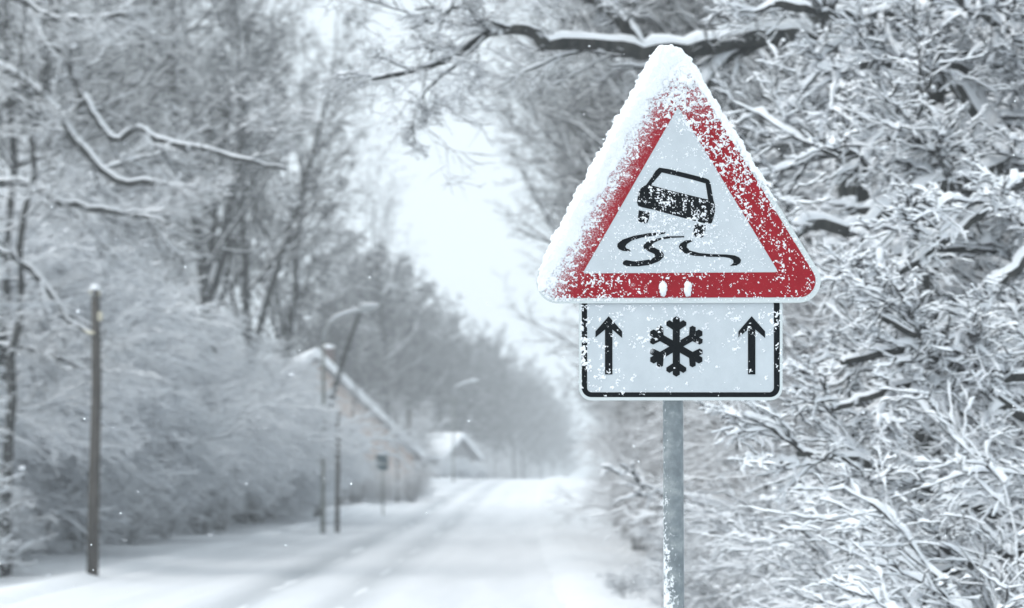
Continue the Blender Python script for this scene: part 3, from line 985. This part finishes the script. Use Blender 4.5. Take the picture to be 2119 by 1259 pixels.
# right: near thicket
near = [(2.95, 12.6, 1, 0.62, 'snow plastered shrub filling the lower right corner, nearest to the camera'),
        (3.7, 14.2, 0, 0.62, None), (2.75, 15.0, 1, 0.55, None), (4.3, 16.4, 2, 0.7, None), (3.2, 17.6, 0, 0.6, None), (2.9, 19.6, 1, 0.6, None),
        (4.6, 19.2, 2, 0.75, None), (4.0, 22.5, 0, 0.8, None)]
for i, (X, Y, k, s, lb) in enumerate(near):
    plant('snowy_shrub', BUSH[k], X, Y, rnd.uniform(-0.5, 0.5), s, lb or 'leafless shrub thickly coated in snow in the thicket right of the sign post', 'shrub', 'snowy shrubs in the right hand thicket', ST)
for X, Y, k, s, rz in ((4.9, 16.2, 2, 0.80, 1.3), (4.0, 17.6, 1, 0.92, 2.1), (5.2, 18.6, 2, 0.95, 3.3), (5.3, 21.0, 0, 1.1, 5.1),
                       (4.5, 23.0, 1, 1.1, 0.8), (6.6, 24.5, 1, 1.25, 1.0), (5.6, 27.5, 0, 1.2, 2.6), (4.6, 34, 1, 1.1, 4.4)):
    plant('young_tree', BOUGH[k], X, Y, rz, s, 'young tree with level snow loaded boughs at the edge of the right hand wood', 'tree', 'young trees at the edge of the right wood')

# right: middle brush and small trees
for i in range(16):
    Y = 22 + i * 3.4
    X = 3.3 + 2.4 * float(sstep(24, 60, Y)) + float(shift(Y)) + rnd.uniform(0, 1.2) + (i % 3) * 1.3
    plant('roadside_brush', BRUSH[0] if i % 3 != 1 else BUSH[i % 2], X, Y, rnd.uniform(0, 6.2), rnd.uniform(0.8, 1.15), 'thin brownish roadside brush dusted with snow behind the sign post', 'brush', 'brush along the right verge', ST)
for X, Y, sc_ in ((1.75, 27, 0.24), (2.0, 30, 0.3), (2.5, 33, 0.36), (2.35, 25.5, 0.3), (2.9, 28.5, 0.42), (1.5, 31.5, 0.16), (3.1, 36, 0.42), (2.9, 41, 0.36)):
    plant('verge_brush', BUSH[int(Y) % 3], X, Y, rnd.uniform(0, 6.2), sc_, 'low tuft of snow covered twigs on the right verge beside the sign post', 'brush', 'low tufts on the right verge', ST)
for X, Y, sc_ in ((3.3, 43.5, 0.6), (3.5, 47.5, 0.65), (3.8, 52, 0.7), (4.1, 58, 0.75), (4.4, 64, 0.75), (4.9, 73, 0.8)):
    plant('roadside_brush', BRUSH[0], X, Y, Y, sc_, 'thin brownish roadside brush dusted with snow behind the sign post', 'brush', 'brush along the right verge', ST)
right_wood = [(3.9, 46, 1), (4.4, 58, 0), (4.2, 70, 2), (5.0, 86, 1), (4.8, 36, 2), (6.6, 41, 1), (7.0, 50, 0), (6.5, 60, 2), (7.3, 72, 1), (7.8, 84, 0), (9.2, 58, 1), (11, 42, 2), (10, 72, 2), (4.2, 27, 0), (6.4, 25, 1), (7.5, 29, 2), (5.4, 33, 1), (4.4, 39, 0), (7.2, 37, 2), (9.5, 34, 0), (6.0, 45, 1), (9.0, 44, 2), (4.9, 53, 2), (8.0, 54, 0), (11.5, 50, 1), (5.2, 64, 1), (9.5, 66, 0), (13, 62, 2), (16, 70, 1), (5.6, 78, 2), (11, 80, 0)]
for X, Y, k in ((3.1, 47, 0), (3.0, 56, 1), (3.2, 66, 0), (3.5, 78, 1), (4.2, 97, 1), (3.9, 40, 0), (4.9, 88, 1), (5.6, 108, 0)):
    plant('bare_tree', BOLD[k], X, Y, rnd.uniform(0, 6.2), rnd.uniform(0.88, 1.0), 'leafless tree with dark limbs reaching over the right side of the road', 'tree', 'dark trees over the right side of the road')
for X, Y, k in right_wood:
    plant('bare_tree', TREES[k], X, Y, rnd.uniform(0, 6.2), rnd.uniform(0.75, 1.0), 'leafless snow dusted tree in the grey wood behind the sign', 'tree', 'trees of the wood right of the road')
for i in range(26):
    Y = 92 + i * 10
    X = 7.2 + float(shift(Y)) + (i % 2) * 3.0 + rnd.uniform(-0.6, 0.6)
    plant('bare_tree', FAR[i % 2] if Y > 110 else TREES[i % 3], X, Y, rnd.uniform(0, 6.2), rnd.uniform(0.72, 0.92) * (1 if Y < 240 else 0.75), 'hazy bare tree in the receding row along the right side of the road', 'tree', 'distant trees right of the road')
# left: medium trees with visible trunks against the sky
for px, Y, k, s, lb in ((455, 76, 0, 0.98, 'tall bare tree with forked crown, leftmost of the three dark trunks against the sky'),
                        (520, 84, 1, 1.0, 'tall bare tree with dark trunk in the middle of the three against the sky'),
                        (560, 92, 0, 0.80, 'bare tree at the right edge of the left wood, its twigs over the lamp')):
    plant('bare_tree', BOLD[k], at(px, 600, Y)[0], Y, rnd.uniform(0, 6), s, lb, 'tree', 'dark trees standing out on the left')
plant('slim_tree', SPARSE[0], at(800, 900, 128)[0], 128, 1.0, 0.98, 'slender tall tree with a straight dark stem in front of the house', 'tree', tilt=(0, 0.035))
ln = empty('leaning_trunk', (at(655, 1060, 92)[0], 92, 0.05))
tag(ln, 'dark leaning trunk snapped off above the wooden post by the lamp', 'tree trunk')
g = np.random.default_rng(2)
p = np.array([at(655, 1075, 92), at(680, 845, 92), at(705, 765, 92), at(728, 692, 92), at(746, 648, 92)]) - np.array(ln.location)
link_mesh('trunk', assemble('tree_trunk', [tube_arrays(g, p[None], np.linspace(0.13, 0.08, 5)[None], 0.012, 10)], [M['bark'], M['snow']]), ln)

# left wood behind
for i in range(26):
    Y = 58 + (i * 7.3) % 62
    X = -(9.5 + Y * 0.03) - (i * 3.7) % 16
    X = min(X, at(400, 900, Y)[0])
    plant('bare_tree', TREES[i % 3], X, Y, rnd.uniform(0, 6.2), rnd.uniform(0.85, 1.1), 'grey leafless tree deep in the wood on the left', 'tree', 'trees of the left wood')
# dark stem at the left edge
plant('slim_tree', SPARSE[0], at(8, 1000, 46)[0], 46, 2.2, 0.9, 'dark stem at the left edge of the picture beyond the utility pole', 'tree', tilt=(0, 0.06))

# left hedge of snow loaded bushes behind the pole
for i in range(18):
    Y = 44.0 + i * 3.1
    X = -11.7 + 0.026 * (Y - 42) - (i % 3) * 1.5 - 1.3 * max(0.0, 1 - (Y - 42) / 9) + rnd.uniform(-0.4, 0.3)
    sc_ = (1.18 if Y < 60 else 1.0) if Y < 76 else 0.84
    plant('snowy_bush', HEDGE[i % 2], X, Y, rnd.uniform(0, 6.2), rnd.uniform(0.9, 1.05) * sc_, 'tall bush bowed under snow in the bank of bushes left of the road', 'bush', 'snowy bushes along the left verge', ST)
for px, Y, sc_ in ((520, 86, 0.88), (552, 93, 0.86), (590, 99, 0.66), (622, 104, 0.50), (645, 109, 0.40)):
    plant('snowy_bush', HEDGE[rnd.randrange(2)], at(px, 1000, Y)[0], Y, rnd.uniform(0, 6.2), sc_, 'tall bush bowed under snow in the bank of bushes left of the road', 'bush', 'snowy bushes along the left verge', ST)
for i in range(8):
    Y = 42 + i * 6.0
    plant('roadside_brush', BUSH[i % 3], -9.3 + rnd.uniform(-0.4, 0.2), Y, rnd.uniform(0, 6.2), rnd.uniform(0.40, 0.55), 'low snowy brush at the foot of the left bushes', 'brush', 'low brush on the left verge', ST)

for X, Y, sc_ in ((-9.3, 37.0, 0.42), (-8.9, 39.2, 0.36), (-9.2, 41.2, 0.45), (-9.9, 38.4, 0.6)):
    plant('sapling', BOUGH[int(Y * 10) % 3], X, Y, Y * 3.0, sc_, 'small sapling with level twigs under snow in front of the left edge bushes', 'tree', 'saplings at the left edge')

for px, Y, sc_ in ((12, 41.5, 0.75),):
    plant('slim_tree', SPARSE[0], at(px, 1100, Y)[0], Y, px * 0.37, sc_, 'thin dark stem standing near the left edge in front of the snowy bushes', 'tree', None, tilt=(0, 0.04 * math.sin(px)))

# far left row fading into the haze
for i in range(54):
    Y = 138 + i * 6.0
    X = -11.0 + 2.2 * float(sstep(190, 260, Y)) + float(shift(Y)) - (i % 3) * (0.9 if Y < 190 else 3.4) + rnd.uniform(-0.8, 0.8)
    s = rnd.uniform(0.66, 0.88) * (1 if Y < 225 else 1.15)
    plant('bare_tree', FAR[i % 2], X, Y, rnd.uniform(0, 6.2), s, 'pale tree fading into the snowfall along the far left side of the road', 'tree', 'distant trees left of the road')
for i in range(14):
    Y = 140 + i * 20
    plant('roadside_brush', BRUSH[0], -10.4 + float(shift(Y)) + rnd.uniform(-0.4, 0.4), Y, rnd.uniform(0, 6.2), rnd.uniform(0.8, 1.2), 'faint brush under the far trees left of the road', 'brush', 'far brush left of the road', ST)
for px, Y, sc_ in ((706, 113, 0.30), (738, 115, 0.20), (778, 116, 0.15), (815, 118, 0.15), (850, 119, 0.20)):
    plant('snowy_bush', HEDGE[rnd.randrange(2)], at(px, 1000, Y)[0], Y, rnd.uniform(0, 6.2), sc_, 'snowy bush growing in front of the cream house', 'bush', 'bushes in front of the house', ST)

# ------------------------------------------------------------------ street furniture
# wooden utility pole
base = at(191, 1203, 40)
up_ = empty('utility_pole', (base[0], 40, float(ground_z(base[0], 40))))
tag(up_, 'weathered wooden utility pole standing in the snow bank at the left', 'utility pole')
tp = at(197.5, 600, 40); H = tp[2] - up_.location.z
mb = MB(); mb.tube([(0, 0, -0.3), (0.01, 0, H * 0.3), (0.03, 0, H * 0.65), (tp[0] - base[0], 0, H)], [0.10, 0.092, 0.082, 0.072], 16)
mb.build('pole', M['wood'], up_, True)
dxp = tp[0] - base[0]
mb = MB(); mb.blob((dxp, 0, H + 0.02), (0.085, 0.085, 0.07), 3, 0.25, 14, 8); mb.build('snow_cap', M['snow_fine'], up_, True)
lp_ = at(207, 655, 40); lx, lz = lp_[0] - base[0], lp_[2] - up_.location.z
mb = MB(); mb.tube([(lx - 0.09, 0, lz + 0.08), (lx, -0.02, lz + 0.08)], 0.012, 8)
mb.tube([(lx, -0.02, lz + 0.08), (lx, -0.02, lz + 0.03), (lx, -0.02, lz - 0.06), (lx, -0.02, lz - 0.08)], [0.03, 0.045, 0.05, 0.03], 14)
mb.build('lamp', M['ceramic'], up_, True)
br = at(190, 692, 40); bz = br[2] - up_.location.z
mb = MB(); mb.tube([(dxp * 0.85, -0.06, bz), (dxp * 0.85 - 0.10, -0.10, bz + 0.02), (dxp * 0.85 - 0.16, -0.12, bz + 0.08)], 0.014, 8)
mb.blob((dxp * 0.85 - 0.06, -0.09, bz + 0.02), (0.075, 0.03, 0.03), 5, 0.2)
mb.build('bracket', M['ceramic'], up_, True)
mb = MB()
for sx in (-0.07, 0.06):
    mb.tube([(dxp + sx, -0.02, H - 0.12), (dxp + sx, -0.02, H - 0.04), (dxp + sx, -0.02, H)], [0.018, 0.026, 0.016], 10)
mb.build('insulator', M['ceramic'], up_, True)
for k, (yy, z0) in enumerate(((583, 606), (592, 612))):
    a, b = at(196, z0, 39.95), at(-330, yy - 22, 26)
    pts = [tuple(a + (b - a) * q - np.array((0, 0, 0.55 * 4 * q * (1 - q) * 0.5))) for q in np.linspace(0, 1, 18)]
    mb = MB(); mb.tube(pts, 0.012, 6)
    tag(mb.build('overhead_wire', M['wire'], None, True), ('upper' if k == 0 else 'lower') + ' frosted wire running left from the top of the wooden utility pole', 'wire', 'wires on the utility pole')


def lamp(X, Y, label):
    o = empty('street_lamp', (X, Y, float(ground_z(X, Y))))
    tag(o, label, 'street lamp', 'street lamps along the left verge')
    mb = MB(); mb.tube([(0, 0, -0.2), (0, 0, 1.0), (0, 0, 1.05), (0, 0, 4.2), (-0.02, 0, 5.9)], [0.075, 0.075, 0.06, 0.052, 0.042], 14)
    mb.build('pole', M['lamp_paint'], o, True)
    mb = MB(); arc = [(-0.02, 0, 5.9), (0.02, 0, 6.2), (0.14, -0.02, 6.45), (0.4, -0.04, 6.66), (0.8, -0.06, 6.80), (1.1, -0.08, 6.86)]
    mb.tube(arc, [0.042, 0.04, 0.036, 0.034, 0.032, 0.03], 10); mb.build('arm', M['lamp_pale'], o, True)
    mb = MB(); mb.tube([(1.02, -0.08, 6.84), (1.15, -0.08, 6.87), (1.45, -0.10, 6.94), (1.62, -0.11, 6.98)], [0.04, 0.085, 0.10, 0.03], 14)
    h_ = mb.build('lamp_head', M['lamp_pale'], o, True)
    mb = MB(); mb.blob((1.38, -0.10, 7.02), (0.32, 0.12, 0.07), 2, 0.15, 14, 8)
    mb.tube([(0.12, -0.02, 6.48), (0.4, -0.04, 6.70), (0.8, -0.06, 6.84), (1.1, -0.08, 6.90)], [0.03, 0.055, 0.055, 0.05], 8)
    mb.build('snow_cap', M['snow'], o, True)
    return o


b = at(668, 1103, 74)
l1 = lamp(b[0], 74, 'tall curved arm street lamp with snow on its head, beside the wooden post')
b2 = at(938, 1000, 165)
l2 = lamp(b2[0], 165, 'distant faint curved street lamp near the crest of the road')

b = at(692, 1098, 74)
o = empty('wooden_post', (b[0], 75.2, float(ground_z(b[0], 75.2))))
tag(o, 'dark slim wooden post close to the right of the street lamp', 'post')
mb = MB(); mb.tube([(0, 0, -0.3), (0, 0, 1.5), (0.02, 0, 3.85)], [0.075, 0.07, 0.062], 12); mb.build('post', M['wood'], o, True)
mb = MB(); mb.blob((0.02, 0, 3.86), (0.08, 0.08, 0.06), 3, 0.2); mb.build('snow_cap', M['snow'], o, True)

b = at(846, 1000, 128)
o = empty('wooden_post', (b[0], 128, float(ground_z(b[0], 128))))
tag(o, 'grey post right of the house in front of its snowy fence line', 'post')
mb = MB(); mb.tube([(0, 0, -0.3), (0, 0, 4.6)], [0.11, 0.085], 12); mb.build('post', M['wood'], o, True)
mb = MB(); mb.box((-0.28, -0.12, 0.9), (0.28, 0.1, 1.6)); mb.build('equipment_box', M['timber'], o)

b = at(793, 1056, 98)
o = empty('notice_board', (b[0], 98, float(ground_z(b[0], 98))))
tag(o, 'small grey green rectangular board on a thin post below the slender tree', 'sign')
zt = at(790, 940, 98)[2] - o.location.z; zb = at(790, 974, 98)[2] - o.location.z
mb = MB(); mb.tube([(0, 0, -0.2), (-0.05, 0, zt - 0.05)], 0.035, 10); mb.build('post', M['lamp_paint'], o, True)
mb = MB(); mb.box((-0.30, -0.06, zb), (0.20, -0.03, zt)); mb.build('board', M['sign_far'], o)
mb = MB(); mb.blob((-0.05, -0.045, zt + 0.02), (0.27, 0.06, 0.06), 1, 0.2, 12, 6); mb.build('snow_cap', M['snow'], o, True)

# ------------------------------------------------------------------ houses


def house(name, px, py, Y, rz, w, d, hw, hr, label, dormer=True, wins=3, wallm='cream'):
    """gable house: local x across the gable, y away from the viewer"""
    X = at(px, py, Y)[0]
    o = empty(name, (X, Y, float(base_z(Y)) + 0.0), rz)
    tag(o, label, 'house')
    mb = MB()
    mb.prism([(-w / 2, 0, -0.3), (w / 2, 0, -0.3), (w / 2, 0, hw), (0, 0, hr), (-w / 2, 0, hw)], (0, d, 0))
    mb.build('wall', M[wallm], o)
    ov, th, sn = 0.45, 0.14, 0.34
    ux, uz = (w / 2), (hw - hr)
    ln_ = math.hypot(ux, uz); ex, ez = ux / ln_, uz / ln_
    nx, nz = -ez, ex
    for s in (-1, 1):
        mb = MB()
        a = (0, hr + 0.02); b_ = (s * (ux + ov * ex), hw + ov * ez + 0.02)
        q = [(a[0], a[1]), b_, (b_[0] + s * nx * th, b_[1] + nz * th), (0, a[1] + th / nz)]
        mb.prism([(x, -0.5, z) for x, z in q], (0, d + 1.0, 0))
        r_ = mb.build('roof', M['timber'], o)
        mb = MB()
        q2 = [(q[3][0], q[3][1] + 0.01), (q[2][0] + s * nx * 0.01, q[2][1] + nz * 0.01), (q[2][0] + s * nx * sn * 0.8, q[2][1] + nz * sn * 0.8), (0, q[3][1] + sn / nz)]
        mb.prism([(x, -0.56, z) for x, z in q2], (0, d + 1.12, 0))
        mb.build('snow_layer', M['snow'], r_)
    for wx, wz in ((0.0, hw + (hr - hw) * 0.30), (-w * 0.22, hw * 0.45), (w * 0.22, hw * 0.45))[:wins]:
        mb = MB(); mb.box((wx - 0.55, -0.06, wz - 0.65), (wx + 0.55, 0.02, wz + 0.65)); f_ = mb.build('window', M['timber'], o)
        mb = MB(); mb.box((wx - 0.45, -0.075, wz - 0.55), (wx + 0.45, -0.064, wz + 0.55)); mb.build('pane', M['glass'], f_)
    mb = MB(); cx = w * 0.12; cz = hr - 0.24 * (hr - hw)
    mb.box((cx - 0.3, d * 0.4, cz - 0.3), (cx + 0.3, d * 0.4 + 0.6, hr + 0.9)); ch = mb.build('chimney', M['brick'], o)
    mb = MB(); mb.blob((cx, d * 0.4 + 0.3, hr + 0.95), (0.36, 0.36, 0.16), 4, 0.15); mb.build('snow_cap', M['snow'], ch, True)
    if dormer:   # lean-to with its own snowy roof on the left of the gable
        mb = MB(); mb.prism([(-5.6, -3.2, -0.3), (1.7, -3.2, -0.3), (1.7, -3.2, 2.7), (-1.3, -3.2, 5.3), (-5.6, -3.2, 1.6)], (0, 3.19, 0))
        p_ = mb.build('wing', M['timber'], o)
        mb = MB(); mb.prism([(-1.3, -3.7, 5.32), (2.15, -3.7, 2.33), (2.4, -3.7, 2.7), (-1.3, -3.7, 5.95), (-5.9, -3.7, 1.75), (-5.7, -3.7, 1.45)], (0, 3.6, 0))
        mb.build('wing_roof', M['snow'], p_)
    return o


house('house', 652, 960, 122, 0.2, 10.0, 11, 2.2, 6.9, 'steep roofed cream house under snow behind the street lamp')
house('cottage', 948, 985, 205, 1.1, 6.0, 7, 1.6, 3.3, 'small distant cottage with a snowy roof at the crest of the road', False, 0, 'timber')
for px, Y, sc_ in ((700, 110, 0.62), (742, 112, 0.42), (790, 114, 0.36), (850, 117, 0.42)):
    plant('garden_shrub', BRUSH[0], at(px, 1000, Y)[0], Y, px * 0.7, sc_, 'thin leafless garden shrub screening the cream house', 'shrub', 'garden shrubs in front of the house', ST)
for px, Y, sc_ in ((728, 110, 0.42), (822, 116, 0.40)):
    plant('slim_tree', SPARSE[0], at(px, 1000, Y)[0], Y, px * 0.3, sc_, 'young slender tree in front of the cream house wall', 'tree', 'young trees in front of the house')
for i, (px, Y) in enumerate(((925, 196), (985, 199), (955, 192))):
    plant('snowy_bush', HEDGE[i % 2], at(px, 1000, Y)[0], Y, i * 2.0, 0.24, 'little snowy bush in front of the distant cottage', 'bush', 'bushes in front of the cottage', ST)

# ------------------------------------------------------------------ falling snow
g = np.random.default_rng(77)
n = 620
Yf = 3.2 + 24 * g.random(n) ** 0.8
pxf, pyf = g.uniform(-60, 2180, n), g.uniform(-40, 1300, n)
C = np.array([at(x, y, d) for x, y, d in zip(pxf, pyf, Yf)])
rf = np.clip(g.lognormal(math.log(0.0025), 0.40, n), 0.0009, 0.0045)
oct_ = np.array([(1, 0, 0), (-1, 0, 0), (0, 1, 0), (0, -1, 0), (0, 0, 1), (0, 0, -1)], float)
of = np.array([(0, 2, 4), (2, 1, 4), (1, 3, 4), (3, 0, 4), (2, 0, 5), (1, 2, 5), (3, 1, 5), (0, 3, 5)])
Vf = C[:, None] + oct_[None] * rf[:, None, None] * g.uniform(0.6, 1.3, (n, 6, 1))
Qf = (of[None] + 6 * np.arange(n)[:, None, None]).reshape(-1, 3)
fs = link_mesh('falling_snow', np_mesh('falling_snow', Vf, Qf, [M['snow']], tris=True))
tag(fs, 'fine snowflakes drifting through the air', 'snowflakes', kind='stuff')

# ------------------------------------------------------------------ haze
mb = MB(); mb.box((-300, -34, -6), (300, 480, 30))
hz = NT('haze_air')
hz.t.nodes.remove(hz.b)
pv = hz.t.nodes.new('ShaderNodeVolumePrincipled')
pv.inputs['Color'].default_value = (0.93, 0.97, 1.0, 1)
pv.inputs['Density'].default_value = 0.0016
pv.inputs['Anisotropy'].default_value = 0.0
hz.t.links.new(pv.outputs[0], hz.t.nodes['Material Output'].inputs['Volume'])
ho = mb.build('haze', hz.m)
tag(ho, 'thin snowy haze filling the air', 'haze', kind='stuff')

# ------------------------------------------------------------------ light
SUN_EL, SUN_AZ = 56.0, 245.0     # azimuth clockwise from +Y
w = bpy.data.worlds.new('World')
SC.world = w
w.use_nodes = True
nt = w.node_tree
bg = nt.nodes['Background']
sky = nt.nodes.new('ShaderNodeTexSky')
sky.sky_type = 'NISHITA'
sky.sun_disc = False
sky.sun_elevation = rad(SUN_EL)
sky.sun_rotation = rad(SUN_AZ)
sky.air_density, sky.dust_density, sky.ozone_density = 1.0, 4.0, 1.0
hs = nt.nodes.new('ShaderNodeHueSaturation')
hs.inputs['Saturation'].default_value = 0.25
nt.links.new(sky.outputs[0], hs.inputs['Color'])
mx = nt.nodes.new('ShaderNodeMix'); mx.data_type = 'RGBA'
mx.inputs[0].default_value = 0.75          # closed cloud cover
mx.inputs[7].default_value = (7.95, 9.0, 9.7, 1)
nt.links.new(hs.outputs[0], mx.inputs[6])
nt.links.new(mx.outputs[2], bg.inputs['Color'])
bg.inputs['Strength'].default_value = 0.1
sl = bpy.data.lights.new('sun', 'SUN')
sl.energy, sl.angle, sl.color = 1.05, rad(30), (1.0, 0.98, 0.95)
so = bpy.data.objects.new('sun', sl)
COL.objects.link(so)
d = Vector((math.sin(rad(SUN_AZ)) * math.cos(rad(SUN_EL)), math.cos(rad(SUN_AZ)) * math.cos(rad(SUN_EL)), math.sin(rad(SUN_EL))))
so.rotation_euler = (-d).to_track_quat('-Z', 'Y').to_euler()
so.location = d * 60

# ------------------------------------------------------------------ render settings
SC.view_settings.view_transform = 'Standard'
SC.view_settings.look = 'None'
SC.view_settings.exposure = 0.48
SC.view_settings.gamma = 1.0
cy = SC.cycles
cy.use_denoising = True
cy.max_bounces = 8
cy.diffuse_bounces = 7
cy.glossy_bounces = 2
cy.transmission_bounces = 2
cy.volume_bounces = 1
cy.use_adaptive_sampling = True
cy.adaptive_threshold = 0.015
print('tris', sum(len(m.polygons) * 2 for m in bpy.data.meshes))
